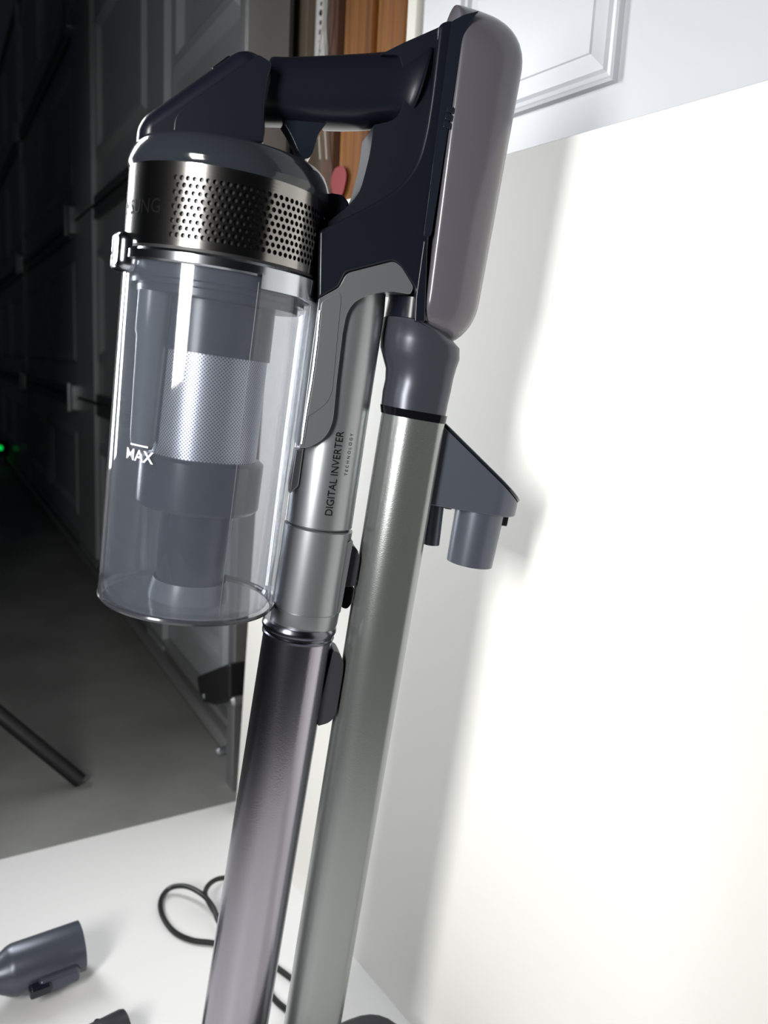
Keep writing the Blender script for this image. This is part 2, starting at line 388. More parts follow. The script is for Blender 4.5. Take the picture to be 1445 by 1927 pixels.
# white plastic strip with dark marks hanging on the wall
a0, a1 = rs(557), rs(577); zb = RW.hit(566, 104)[1]
tg = obj('marked_strip', RW.box(a0, a1, zb, zb + .45, -.037, -.026), LABELW, smooth=0, bevel=.001)
tag(tg, 'narrow white strip with black marks hanging beside the wood studs', 'strip')
am = (a0 + a1) / 2
for k in range(12):
    zz = zb + .012 + k * .0105; pts = []
    q = random.uniform(.0028, .0044)
    for t in range(7): pts.append(RW.pt(am + q * random.uniform(.5, 1.15) * math.cos(t * .898), zz + q * random.uniform(.5, 1.1) * math.sin(t * .898)))
    obj('black_mark', prism(pts, RW.n, -.0262, -.0256), DARKINK, tg, smooth=0)
# two white wires hanging
for (x0, x1, x2) in ((608, 606, 599), (611, 609, 611)):
    p = [RW.pt(*RW.hit(x, y, -.018), -.018) for x, y in ((x0 + 2, -250), (x0, -60), (x0, 0), (x1, 50), (x2, 110), (x2 - 1, 200), (x2 + 4, 300))]
    tag(obj('hanging_wire', tube(spline(p, 5), .0011, 8), WIREW), 'thin white wire bending away from its twin towards the marked strip' if x2 < 605 else 'thin white wire hanging straight down in front of the wood studs', 'wire', 'white wires by the studs')
# small pale clip on the sheathing
c = RW.pt(*RW.hit(534, 105, -.03), -.03)
ax = Axis(c, c + Vector((0, 0, 1))); cl = thing('wall_hook', 'small pale metal hook on the brown sheathing', 'hook', c)
obj('plate', boxbm(c - Vector((0, 0, .01)), .005, .003, .02), GALV, cl, bevel=.001)
obj('prong', ax.lathe([(0, 0), (.0035, 0), (.0018, .022), (0, .024)], 12), LABELW, cl)

# ================================================================== CHARGING STAND
def dsec(xl, xr, hy, z, n=24, rr=0.35):
    """D-shaped section: rounded front (left), flat sides, softened rear corners; local coords"""
    pts = []; rf = min(hy, (xr - xl) * .55)
    for k in range(n + 1):
        t = math.pi / 2 + math.pi * k / n; pts.append(Vector((xl + rf + rf * math.cos(t), hy * math.sin(t), z)))
    r = hy * rr
    for k in range(9):
        t = -math.pi / 2 + math.pi / 2 * k / 8; pts.append(Vector((xr - r + r * math.cos(t), -hy + r + r * math.sin(t), z)))
    for k in range(9):
        t = math.pi / 2 * k / 8; pts.append(Vector((xr - r + r * math.cos(t), hy - r + r * math.sin(t), z)))
    return pts
def row(l, r): # mean local x-left, x-right and z for an image row given by left and right edge pixels
    a, b = P(*l), P(*r, -.015); return a.x, b.x, (a.z + b.z) / 2
PH = 0.020
xl0, xr0, z0 = row((719, 776), (838, 797)); xl1, xr1, z1 = row((535, 1927), (640, 1943))
sl_ = (xl1 - xl0) / (z1 - z0); sr_ = (xr1 - xr0) / (z1 - z0)
def pole_at(z): return xl0 + sl_ * (z - z0), xr0 + sr_ * (z - z0)
# where the pole meets the sheet
za = z1
for _ in range(60):
    a, b = pole_at(za); wp = FR @ Vector(((a + b) / 2, 0, za)); za -= (wp.z - SZ - .02) * .8
base_w = FR @ Vector((sum(pole_at(za)) / 2, 0, za))
stand = thing('charging_stand', 'grey aluminium charging stand with round-fronted pole, docked vacuum in front', 'charging stand', (base_w.x, base_w.y, SZ))
a, b = pole_at(za); 
obj('pole', loft([dsec(xl0, xr0, PH, z0), dsec(*pole_at(lerp(z0, za, .5)), PH, lerp(z0, za, .5)), dsec(a, b, PH, za - .015)]), POLE, stand, FR, smooth=50)
xb0, xb1, zb_ = row((718, 759), (841, 785))
obj('gloss_band', loft([dsec(xl0 - .0006, xr0 + .0004, PH + .0004, z0 - .0002), dsec(xb0 - .0006, xb1 + .0004, PH + .0004, zb_)]), BLACKG, stand, FR, smooth=50)
neck_rows = [((718.5, 759), (841, 785), PH), ((721, 735), (846, 760), PH), ((726, 712), (851, 738), .0205), ((727, 692), (855, 716), .021), ((721, 672), (860, 694), .023), ((716, 655), (866, 674), .0245), ((717, 635), (866, 652), .025), ((721, 612), (840, 624), .0255), ((724, 597), (806, 607), .026)]
rings = []
for l, r, hy in neck_rows:
    x0, x1, z = row(l, r); rings.append(dsec(x0, x1, hy, z, rr=.5))
obj('neck', loft(rings), NECK, stand, FR, smooth=50)
rows2 = [((727, 596), (806, 606), .025), ((734, 560), (806, 566), .025), ((738, 556), (804, 562), .022)]
obj('dock_block', loft([dsec(*row(l, r)[:2], hy, row(l, r)[2], rr=.3) for l, r, hy in rows2]), NAVY, stand, FR, smooth=50)
# accessory holder
hh = .017
def PN(pts, y): return [Vector((p.x, 0, p.z)) for p in (P(a, b, y) for a, b in pts)]
hh = .0195
xr_ = P(972, 955, -.004).x; xl_ = P(822, 900, -hh).x - .004; zlo = P(890, 966, -hh).z; zhi = P(838, 780, -hh).z
def plan(z):
    h0 = .010; t0 = math.radians(108)
    return [Vector((xl_, h0, z)), Vector((xl_, -h0, z))] + [Vector((xr_ - hh + hh * math.cos(t), hh * math.sin(t), z)) for t in [-t0 + 2 * t0 * k / 32 for k in range(33)]]
bm = loft([plan(zlo), plan(zhi)])
pa, pb = P(838, 799, -hh), P(972, 946, -.004); dv = Vector((pb.x - pa.x, 0, pb.z - pa.z)).normalized(); nv = Vector((-dv.z, 0, dv.x))
if nv.z < 0: nv = -nv
r_ = bmesh.ops.bisect_plane(bm, geom=bm.verts[:] + bm.edges[:] + bm.faces[:], plane_co=pa, plane_no=nv, clear_outer=True)
bmesh.ops.contextual_create(bm, geom=[g for g in r_['geom_cut'] if isinstance(g, bmesh.types.BMEdge)])
# step up the underside towards the pole
xs_ = P(853, 950, -hh).x; zst = P(846, 934, -hh).z
hd = obj('accessory_holder', bm, HOLD, stand, FR, smooth=30, bevel=.0012, seg=2)
lidp = [Vector((p.x, p.y, 0)) for p in plan(0)]
lrings = []
for off, g in ((.0002, 0), (.0016, .0004), (.0022, -.0006)):
    rg = []
    for p in lidp:
        z = pa.z + (p.x - pa.x) * dv.z / dv.x; q = Vector((p.x, p.y * (1 + g / hh), z)); rg.append(q + nv * off)
    lrings.append(rg)
# rounded rear end of the holder body is suggested by the bevel; thin lid on the slope
obj('slope_lid', loft(lrings), NAVYG, hd, FR, smooth=30)
def cyl_img(name, tl, tr, bl, br_, m, par, off=0.0, cap=True, lip=None, n=48, thick=None):
    A = (P(*tl, off) + P(*tr, off)) / 2; B = (P(*bl, off) + P(*br_, off)) / 2
    ra = (P(*tr, off) - P(*tl, off)).length / 2 * .985; rb = (P(*br_, off) - P(*bl, off)).length / 2 * .985
    ax = Axis(A, B); L = (B - A).length
    t = thick or .0015
    bm = ax.lathe([(0, 0), (ra, 0), (rb, L), (rb - t, L), (ra - t, L * .2), (0, L * .2)], n)
    return obj(name, bm, m, par, FR, smooth=40)
cyl_img('hose_port', (859, 950), (947, 962), (842, 1052), (923, 1066), HOLD, hd)
cyl_img('post', (808, 922), (838, 927), (797, 1022), (826, 1026), HOLD, hd)
c = P(946, 977); obj('clip', boxbm(c, .0028, .004, .0042), NAVY, hd, FR, bevel=.001)
c = P(841, 945); obj('clip', boxbm(c, .0028, .006, .004), NAVY, hd, FR, bevel=.001)
# base plate on the sheet
cn = onz(716, 1900, .045); cn.z = 0; fw = (U.xy.to_3d()).normalized(); sd2 = Vector((-fw.y, fw.x, 0))
cn = cn - edge * .006 - BDIR * .006
ba_ = (base_w - cn).dot(edge) + .10; bb_ = (base_w - cn).dot(BDIR) + .09
pts = [cn, cn + edge * ba_, cn + edge * ba_ + BDIR * bb_, cn + BDIR * bb_]
obj('base_plate', prism(round_poly(pts, .035, 6), (0, 0, 1), SZ, .0465), LEVER, stand, None, bevel=.006)

# ================================================================== STICK VACUUM
cw = FR @ P(440, 1927)
zw = P(443, 1927).z
vac = thing('stick_vacuum', 'cordless stick vacuum with clear dust bin, navy handle and metal wand', 'vacuum cleaner', (base_w.x - .05, base_w.y - .02, .05))
# ---- dust bin and motor head share one axis
A1, A0 = P(435, 346), P(354, 1122)
BX = Axis(A0, A1)
TC = math.radians(-90) + PSI + math.radians(10.5)       # direction from the bin towards the camera
def bh(y):  # height along the bin axis of image row y measured on the axis
    x = lerp(435, 354, (y - 346) / (1122 - 346)); return BX.h(P(x, y))
RT = pxr(184, A1) ; RB = pxr(161, A0)
h_top = bh(346)
Rr = lambda y: lerp(RT, RB, (y - 346) / (1122 - 346))
# cap
hc1, hc2, hc3 = bh(352), bh(312), bh(286)
cap = obj('motor_cap', BX.lathe([(RT - .001, hc1 - .003), (RT + .0006, hc1), (RT + .0006, bh(344)), (RT - .0004, bh(330)), (RT - .0022, bh(316)), (RT - .0042, bh(307)), (RT - .0065, bh(302)), (RT - .0100, bh(299)), (RT - .02, bh(297)), (0, bh(296))], 128), CAPM, vac, FR, smooth=30)
# vent ring with real perforation
hv0, hv1 = bh(500), bh(349)
dth = math.radians(3.62); NC = 36; th_a = TC + math.asin(-.47)
rowsN = 9; hp1, hp0 = lerp(hv0, hv1, .80), lerp(hv0, hv1, .10)
dh = (hp1 - hp0) / rowsN
bm = bmesh.new(); KEY = {}
def rv(h): return lerp(Rr(500), RT, (h - hv0) / (hv1 - hv0)) - .0005
def vv(th, h, dr=0):
    k = (round(th * 20000), round(h * 400000), round(dr * 1e6))
    if k not in KEY: KEY[k] = BX.vert(bm, rv(h) + dr, th, h)
    return KEY[k]
Axis.vert = lambda s, bm, r, th, h: bm.verts.new(s.pt(r, th, h))
NH = 12
for i in range(rowsN):
    hA = hp0 + dh * i; hm = hA + dh / 2; sh = (i % 2) * .5
    for j in range(NC):
        t0 = th_a + dth * (j + sh); tm = t0 + dth / 2; t1 = t0 + dth
        outer = [vv(t1, hm), vv(t1, hA + dh), vv(tm, hA + dh), vv(t0, hA + dh), vv(t0, hm), vv(t0, hA), vv(tm, hA), vv(t1, hA)]
        rr = dh * .385; hr = []
        hi = []
        for k in range(8):
            a = 2 * math.pi * k / 8
            hr.append(BX.vert(bm, rv(hm), tm + rr * math.cos(a) / RT, hm + rr * math.sin(a)))
            hi.append(BX.vert(bm, rv(hm) - .0012, tm + rr * .92 * math.cos(a) / RT, hm + rr * .92 * math.sin(a)))
        for k in range(8):
            q = (k + 1) % 8
            bm.faces.new((outer[k], outer[q], hr[q], hr[k])); bm.faces.new((hr[k], hr[q], hi[q], hi[k]))
    # brick ends
    if sh == 0:
        e = th_a + dth * NC; bm.faces.new((vv(e, hA), vv(e + dth / 2, hA), vv(e + dth / 2, hA + dh), vv(e, hA + dh), vv(e, hm)))
    else:
        bm.faces.new((vv(th_a, hA), vv(th_a + dth / 2, hA), vv(th_a + dth / 2, hm), vv(th_a + dth / 2, hA + dh), vv(th_a, hA + dh)))
# solid parts of the ring: bands above and below, and the rest round the back
ths = [th_a + dth * .5 * k for k in range(2 * NC + 2)]
for (ha, hb) in ((hv0, hp0), (hp1, hv1)):
    for k in range(len(ths) - 1): bm.faces.new((vv(ths[k], ha), vv(ths[k + 1], ha), vv(ths[k + 1], hb), vv(ths[k], hb)))
rest = 2 * math.pi - (ths[-1] - ths[0]); NR = 90
hl = [hv0] + [hp0 + dh * i for i in range(rowsN + 1)] + [hv1]
for k in range(NR):
    ta_, tb_ = ths[-1] + rest * k / NR, ths[-1] + rest * (k + 1) / NR
    if k == NR - 1: tb_ = ths[0]
    for i in range(len(hl) - 1): bm.faces.new((vv(ta_, hl[i]), vv(tb_, hl[i]), vv(tb_, hl[i + 1]), vv(ta_, hl[i + 1])))
vent = obj('vent_ring', bm, STEEL, vac, FR, smooth=40)
core = obj('vent_core', BX.lathe([(0, hv0), (RT * .955, hv0), (RT * .965, hv1), (0, hv1)], 64), mat('vent_grille_dark', (0.05, 0.05, 0.052), .35, metal=.6), vent, FR)
obj('vent_seam', BX.lathe([(rv(hv1) + .0002, hv1 - .0002), (rv(hv1) - .001, hv1 + .0008), (RT - .001, hc1)], 96), BLACK, vent, FR)
def wrap(bm, ax, Rf, th0, h0, up=False, lift=.0003):
    for v in bm.verts:
        x, y = v.co.x, v.co.y
        if up: h, s = h0 + x, -y
        else: h, s = h0 + y, x
        r = Rf(h); v.co = ax.pt(r + lift, th0 + s / r, h)
    return bm
# maker's lettering on the ring
tb = slice_bm(text_bm('SAMSUNG', .0108, 'CENTER', 1.05), 0, .0015)
obj('ring_lettering', wrap(tb, BX, rv, TC - math.radians(59), lerp(hv0, hv1, .36), lift=.00015), DARKINK, vent, FR, smooth=0)
# chrome trim below the ring
hR = bh(500)
R5 = Rr(500)
obj('dark_joint', BX.lathe([(R5 - .002, hR + .0012), (R5 - .0004, hR + .0008), (R5 - .0004, hR - .0018), (R5 - .002, hR - .002)], 128), BLACK, vac, FR)
hT0, hT1 = bh(503), bh(525)
trim = obj('bin_rim', BX.lathe([(R5 - .003, hT0), (R5 + .0002, hT0), (R5 + .0016, hT0 - .0015), (R5 + .0016, hT1 + .001), (R5 + .0004, hT1), (R5 - .003, hT1)], 128, closed_prof=True), CHROME, vac, FR, smooth=30)
# wider plate of the rim at the rear side
th_l, th_r = TC + math.asin(.42), TC + math.radians(120)
obj('rim_plate', BX.lathe([(R5 - .003, hT1 + .002), (R5 + .0016, hT1 + .002), (R5 + .0016, bh(545)), (R5 - .003, bh(547))], 40, th0=th_l, th1=th_r, closed_prof=True), CHROME, trim, FR, smooth=30)
# latch
tl = TC - math.radians(71)
def latch_ring(r, sx, sz, hoff=0):
    pts = []
    for k in range(24):
        a = 2 * math.pi * k / 24; c_, s_ = math.cos(a), math.sin(a)
        x = sx * math.copysign(abs(c_) ** .45, c_); z = sz * math.copysign(abs(s_) ** .45, s_)
        pts.append(BX.pt(r, tl + x / R5, bh(512) + z + hoff))
    return pts
obj('latch', loft([latch_ring(R5 - .003, .0155, .0112), latch_ring(R5 + .002, .015, .0108), latch_ring(R5 + .0050, .0130, .0098), latch_ring(R5 + .0058, .0112, .0086), latch_ring(R5 + .0050, .0098, .0074), latch_ring(R5 + .0055, .0080, .0060)]), CHROME, trim, FR, smooth=50)
# clear bin (thin wall) with floor
t_ = .0018
R6, hb0 = R5 - .0006, bh(1122)
binp = [(R6, hT1 + .001), (RB, hb0 + .004), (RB - .0012, hb0 + .0005), (RB - .004, hb0 - .0015), (0, hb0 - .0025), (0, hb0 + .0005), (RB - .005, hb0 + .0015), (RB - t_ - .001, hb0 + .006), (R6 - t_, hT1 + .001)]
dbin = obj('dust_bin', BX.lathe(binp, 160), CLEAR, vac, FR, smooth=40)
obj('bin_hoop', BX.lathe([(RB + .0001, hb0 + .0022), (RB + .0005, hb0 + .001), (RB - .0008, hb0 - .0008), (RB - .003, hb0 - .0014), (RB - .002, hb0 + .001)], 128, closed_prof=True), mat('bin_hoop_grey', (0.04, 0.043, 0.05), .15), dbin, FR)
# moulding seam: a thin raised line
th_s = TC + math.asin((490 - 416) / 180)
pth = [BX.pt(lerp(R6, RB, k / 20), th_s - math.radians(1.0) * k / 20, lerp(hT1 - .003, hb0 + .006, k / 20)) for k in range(21)]
obj('mould_seam', tube(pth, .00022, 6), INNERL, dbin, FR)
# MAX mark
xm = TC + math.asin((286 - 382) / 168.)
Rw = lambda h: lerp(RB, R6, (h - hb0) / (hT1 - hb0))
hm_ = bh(862)
tb = slice_bm(text_bm('MAX', .0093, 'CENTER', 1.0, font_bold=.00014), 0, .0012); obj('max_lettering', wrap(tb, BX, Rw, xm, hm_), WHITEINK, dbin, FR, smooth=0)
bm = bmesh.new(); 
vs = [bm.verts.new((x, y, 0)) for x, y in ((-.0068, .0084), (.0062, .0084), (.0062, .0094), (-.0068, .0094))]; bm.faces.new(vs)
obj('max_line', wrap(slice_bm(bm, 0, .0012), BX, Rw, xm, hm_), WHITEINK, dbin, FR, smooth=0)
# inside of the bin
def inner(name, prof, m, par=None, n=72): return obj(name, BX.lathe(prof, n), m, par or vac, FR, smooth=30)
col_ = inner('bin_collar', [(0, bh(520)), (R6 - .0035, bh(520)), (R6 - .0035, bh(548)), (R6 - .0055, bh(550)), (R6 - .0055, bh(558)), (R6 - .009, bh(560)), (R6 - .009, bh(572)), (0, bh(574))], INNER)
cyc = inner('cyclone', [(0, bh(574)), (R5 * .60, bh(574)), (R5 * .60, bh(668)), (0, bh(668))], INNER)
fm = inner('filter_mesh', [(0, bh(668)), (R5 * .575, bh(668)), (R5 * .575, bh(858)), (0, bh(858))], MESHM, cyc)
uvl = fm.data.uv_layers.new(name='UVMap')
for lp in fm.data.loops:
    v = fm.data.vertices[lp.vertex_index].co - BX.a; sx_ = math.atan2(v.dot(BX.e2), v.dot(BX.e1)) * R5 * .575; sy_ = v.dot(BX.d)
    uvl.data[lp.index].uv = ((sx_ + sy_) * .7071, (sy_ - sx_) * .7071)
inner('skirt', [(0, bh(856)), (R5 * .62, bh(856)), (R5 * .665, bh(862)), (R5 * .66, bh(945)), (R5 * .62, bh(952)), (R5 * .40, bh(956)), (0, bh(958))], INNER, cyc)
inner('cone', [(0, bh(950)), (R5 * .40, bh(950)), (R5 * .37, bh(1085)), (R5 * .37, bh(1090)), (0, bh(1090))], INNER, cyc)
inner('cone_foot', [(R5 * .40, bh(1086)), (R5 * .44, bh(1112)), (R5 * .44, bh(1122)), (0, bh(1122))], INNERL, cyc)
# inlet pipe beside the cyclone, on the front side
q = BX.pt(R5 * .70, TC + math.radians(-58), 0); q = q - BX.d * (q - BX.a).dot(BX.d)
ix = Axis(q, q + BX.d)
obj('inlet_pipe', ix.lathe([(0, bh(572)), (R5 * .17, bh(572)), (R5 * .17, bh(645)), (R5 * .155, bh(650)), (R5 * .13, bh(830)), (R5 * .10, bh(850)), (0, bh(852))], 40), INNERL, cyc, FR)

# ---- control block on top of the cap
BT = .027
blk = PN([(250, 318), (256, 219), (462, 76), (519, 116), (501, 190), (499, 280), (380, 305)], -BT)
cb = obj('control_block', prism(blk, (0, 1, 0), -BT, BT), NAVY, vac, FR, bevel=.009, seg=5)
pan = PN([(326, 246), (328, 219), (345, 200), (486, 101), (513, 118), (503, 150), (497, 200), (496, 268), (400, 262)], -BT - .001)
obj('side_panel', prism(round_poly(pan, [.001, .004, .004, .002, .003, .003, 0, .001, 0], 4), (0, 1, 0), -BT - .0010, BT + .0010), NAVY, cb, FR, bevel=.0010, seg=2)
scr = PN([(296, 212), (448, 103), (444, 96), (292, 205)], -BT)
obj('display', prism(scr, (0, 1, 0), -BT * .62, BT * .62), BLACKG, cb, FR, bevel=.0006)
bt = PN([(402, 130), (438, 104), (431, 98), (398, 123)], -BT * .5)
obj('button', prism(bt, (0, 1, 0), -.010, .010), BLACKG, cb, FR, bevel=.0012)
# ---- handle: superelliptic sweep
def sweep(list_, ratio, n=40, e=.78):
    rings = []
    for (px, py, hp, ry) in list_:
        c = P(px, py); rz = pxr(hp, c); ring_ = []
        for k in range(n):
            a = 2 * math.pi * k / n; ca, sa = math.cos(a), math.sin(a)
            ring_.append(c + Vector((.13 * rz * math.copysign(abs(sa) ** e, sa), ry * math.copysign(abs(ca) ** e, ca), rz * math.copysign(abs(sa) ** e, sa))))
        rings.append(ring_)
    return loft(rings)
hl_ = [(486, 176, 62, .0210), (500, 175, 60, .0195), (515, 175, 59.5, .0185), (560, 175, 61, .0180), (610, 176, 65, .0180), (670, 176, 68, .0182), (720, 172, 69, .0186), (748, 169, 69, .0192), (764, 167, 71, .0205), (776, 166, 75, .0225), (790, 165, 84, .0250)]
hnd = obj('handle', sweep(hl_, .8), NAVY, vac, FR, smooth=60, sub=1)
trg = PN([(528, 222), (540, 240), (549, 256), (560, 282), (570, 296), (580, 299), (588, 290), (594, 272), (598, 254), (606, 243), (620, 225), (580, 200)], -.009)
obj('trigger', prism(round_poly(trg, .003, 3), (0, 1, 0), -.0085, .0085), NAVYG, hnd, FR, bevel=.005, seg=4)
# ---- rear body: narrow core + wide rear shell with crease
CT, ST = .0185, .0265
corep = PN([(716, 102), (760, 80), (860, 36), (800, 600), (772, 600), (765, 556), (735, 510), (605, 560), (603, 470), (608, 425), (655, 388), (676, 364), (686, 330), (697, 285), (703, 235), (750, 225), (768, 165), (752, 104)], -CT)
NAVYM = mat('navy_matte_plastic', (0.0062, 0.0074, 0.0135), 0.5, spec=0.2)
body = obj('rear_body', prism(round_poly(corep, [.001, 0, 0, 0, 0, 0, .002, 0, 0, .002, .004, .008, .008, .006, .001, .008, .01, .002], 4), (0, 1, 0), -CT, CT), NAVYM, vac, FR, bevel=.005, seg=4)
wide = PN([(828, 43), (847, 36), (862, 40), (806, 470), (797, 600), (784, 600), (780, 543), (743, 490), (652, 513), (638, 540), (598, 564), (600, 434), (700, 385), (752, 352), (785, 308), (800, 255), (812, 180)], -ST)
obj('side_shell', prism(round_poly(wide, [.003, .003, 0, 0, 0, 0, .001, .004, .002, .002, 0, 0, .01, .012, .012, .01, .01], 5), (0, 1, 0), -ST, ST), NAVY, body, FR, bevel=.003, seg=4)
# front foot of the body beside the motor head
ft = PN([(604, 375), (622, 362), (646, 366), (658, 382), (640, 430), (604, 440)], -.012)
obj('hinge_block', prism(ft, (0, 1, 0), -.012, .012), NAVY, body, FR, bevel=.0015)
# trim strip and clip teeth between body and battery
stp = PN([(850, 40), (872, 28), (902, 20), (886, 38), (870, 70), (812, 440), (806, 447), (797, 445), (799, 430)], -ST - .0008)
strip = obj('battery_trim', prism(round_poly(stp, .001, 3), (0, 1, 0), -ST - .0008, ST + .0008), NAVYG, body, FR, bevel=.0012)
ln = PN([(862, 60), (866, 60), (806, 440), (802, 440)], -ST - .0014)
for (px, py) in ((847, 207), (844, 221), (841, 236)):
    c = P(px, py, -ST - .001); obj('clip_tooth', boxbm((c.x, c.y, c.z), .0023, .0010, .0017), NAVYG, strip, FR, bevel=.0005)
low = PN([(797, 452), (806, 450), (800, 606), (780, 606), (782, 560)], -ST - .0004)
obj('lower_cheek', prism(low, (0, 1, 0), -ST - .0005, ST + .0005), NAVY, body, FR, bevel=.001)
# ---- battery shell: pillow-shaped stadium, lofted along its length
NB = 44
Ltop, Lbot = P(880, 30, -ST), P(805, 640, -ST)
ztop, zbot = P(930, 22, -.01).z, P(850, 657, -.005).z
rimA, rimB = P(866, 70, -ST), P(801, 580, -ST)
silA, silB = P(989, 140, -.018), P(903, 600, -.018)
ex_ = .62; HB = .0282
rings = []
Lz = ztop - zbot; capz = .030
for i in range(NB + 1):
    u = i / NB; z = ztop - Lz * (0.5 - 0.5 * math.cos(math.pi * u))
    tz = (z - rimB.z) / (rimA.z - rimB.z); xl = lerp(rimB.x, rimA.x, tz)
    ts = (z - silB.z) / (silA.z - silB.z); xr = lerp(silB.x, silA.x, ts)
    dd = min(z - zbot, ztop - z); c_ = 1.0 if dd >= capz else math.sqrt(max(0, 1 - ((capz - dd) / capz) ** 2)); c_ = max(c_, .02)
    Hh = HB * c_; Dd = (xr - xl) * (0.25 + .75 * c_ ** .8) * (1 if c_ > .021 else .6)
    bx0 = xl + (xr - xl) * .0
    ring_ = []
    for k in range(33):
        a = -math.pi / 2 + math.pi * k / 32; ca, sa = max(0, math.cos(a)), math.sin(a)
        ring_.append(Vector((bx0 + .004 + (Dd - .004) * ca ** ex_, Hh * math.copysign(abs(sa) ** ex_, sa), z)))
    
    for (qx, qy) in ((.0022, .985), (.0009, .955), (.0002, .915), (0, .87)): ring_.append(Vector((bx0 + qx, Hh * qy, z)))
    for (qx, qy) in ((0, .87), (.0002, .915), (.0009, .955), (.0022, .985)): ring_.append(Vector((bx0 + qx, -Hh * qy, z)))
    rings.append(ring_)
obj('battery_shell', loft(rings), BATT, vac, FR, smooth=60)
# ---- silver bracket and body tube
TT0, TT1 = P(662, 545), P(600, 986)
rt = pxr(62.5, TT1)
TX = Axis(TT1, TT0)
LT = (TT0 - TT1).length
btube = obj('body_tube', TX.lathe([(0, 0), (rt - .001, 0), (rt, .001), (rt * 1.0, LT * .5), (rt * 1.02, LT * .92), (rt * .98, LT), (0, LT)], 96), SILVER, vac, FR, smooth=40)
BK = .0262
brk = PN([(600, 562), (638, 541), (652, 514), (742, 491), (756, 503), (779, 541), (772, 554), (735, 548), (700, 553), (668, 566), (652, 590), (645, 625), (634, 715), (627, 790), (618, 815), (604, 830), (580, 843), (563, 843), (570, 790)], -BK)
brk = obj('silver_bracket', prism(round_poly(brk, [0, .002, .003, .005, .002, .003, .001, .003, .004, .006, .004, .002, .002, .004, .004, .004, .003, .001, 0], 4), (0, 1, 0), -BK, .012), SILVER, vac, FR, bevel=.002, seg=3)
rec = PN([(605, 568), (638, 548), (642, 560), (634, 640), (625, 735), (617, 755), (600, 770), (578, 785)], -BK - .0008)
obj('recess_panel', prism(round_poly(rec, .002, 3), (0, 1, 0), -BK - .0006, -BK + .004), SILVER, brk, FR, bevel=.0004)
pth = [P(x, y, -BK) for x, y in ((602, 585), (597, 640), (588, 710), (577, 775), (568, 835))]
obj('chrome_edge', tube(spline(pth, 4), .0012, 10), CHROME, brk, FR)
tab = PN([(556, 848), (572, 842), (562, 915), (545, 930), (546, 912)], -.015)
obj('bin_tab', prism(tab, (0, 1, 0), -.015, .0), SILVER, vac, FR, bevel=.001)
# lettering along the tube
TCt = math.radians(-90) + PSI + math.radians(3)
h_a = TX.h(P(636, 960)); h_b = TX.h(P(652, 808))
def fit_text(s, L, space=1.0, bold=0.0):
    bm = text_bm(s, .01, 'LEFT', space, font_bold=bold); x1 = max(v.co.x for v in bm.verts); x0 = min(v.co.x for v in bm.verts); k = L / (x1 - x0)
    for v in bm.verts: v.co = Vector(((v.co.x - x0), v.co.y, 0))
    return bm, k
bm, k = fit_text('DIGITAL INVERTER', h_b - h_a)
hy_ = max(v.co.y for v in bm.verts); ky = pxr(13.5, TT1) / hy_
for v in bm.verts: v.co.x *= k; v.co.y *= ky
obj('tube_lettering', wrap(slice_bm(bm, 1, .0008), TX, lambda h: rt * 1.005, TCt + math.asin((642 - 619) / 63.), h_a, up=True, lift=.0002), DARKINK, btube, FR, smooth=0)
bm, k = fit_text('TECHNOLOGY', TX.h(P(668, 812)) - TX.h(P(656, 888)), 1.6)
hy_ = max(v.co.y for v in bm.verts); ky = pxr(6.2, TT1) / hy_
for v in bm.verts: v.co.x *= k; v.co.y *= ky
obj('tube_lettering', wrap(slice_bm(bm, 1, .0008), TX, lambda h: rt * 1.005, TCt + math.asin((659 - 619) / 63.), TX.h(P(656, 888)), up=True, lift=.0002), DARKINK, btube, FR, smooth=0)
# ---- collar and wand
C0, C1 = P(600, 988), P(571, 1172)
rc = pxr(64.5, C0); CXx = Axis(C0, C1); LC = (C1 - C0).length
cl_ = obj('wand_collar', CXx.lathe([(0, .0), (rc - .0015, 0), (rc, .0008), (rc * 1.0, LC * .52), (rc * 1.015, LC * .82), (rc * .995, LC * .825), (rc * 1.01, LC * .83), (rc * 1.0, LC * .95), (rc * .97, LC), (0, LC)], 96), SILVER, vac, FR, smooth=30)
obj('collar_joint', CXx.lathe([(0, -.0015), (rc - .0025, -.0015), (rc - .0025, .001), (0, .001)], 64), BLACK, cl_, FR)
pnl = PN([(650, 1022), (664, 1016), (640, 1152), (634, 1154), (627, 1146), (644, 1040)], -.012)
obj('button_panel', prism(round_poly(pnl, [.004, .001, .001, .002, .002, .003], 4), (0, 1, 0), -.0135, .012), SILVER, cl_, FR, bevel=.001)
lv = PN([(655, 1028), (664, 1026), (673, 1034), (677, 1052), (668, 1104), (645, 1104)], -.007)
lev = obj('release_lever', prism(round_poly(lv, .003, 4), (0, 1, 0), -.008, .008), LEVER, cl_, FR, bevel=.002)
lv = PN([(648, 1104), (667, 1104), (661, 1138), (653, 1147), (642, 1144), (640, 1130)], -.006)
obj('lever_tip', prism(round_poly(lv, .002, 4), (0, 1, 0), -.006, .006), BLACKG, lev, FR, bevel=.0015)
W0_, W1_ = P(564, 1172), P(442, 1927)
WX = Axis(W0_, W1_); rw0, rw1 = pxr(66, W0_), pxr(62.0, W1_); LW = (W1_ - W0_).length
rr_ = rw0 + .0008
obj('wand_ring', WX.lathe([(0, -.002), (rr_ * .97, -.002), (rr_ * 1.02, .0), (rr_ * 1.03, .0018), (rr_ * 1.01, .0034), (rr_ * .965, .0042), (rr_ * .965, .0056), (rr_ * 1.0, .0064), (rr_ * .99, .0080), (0, .0085)], 96), WANDRING, vac, FR, smooth=35)
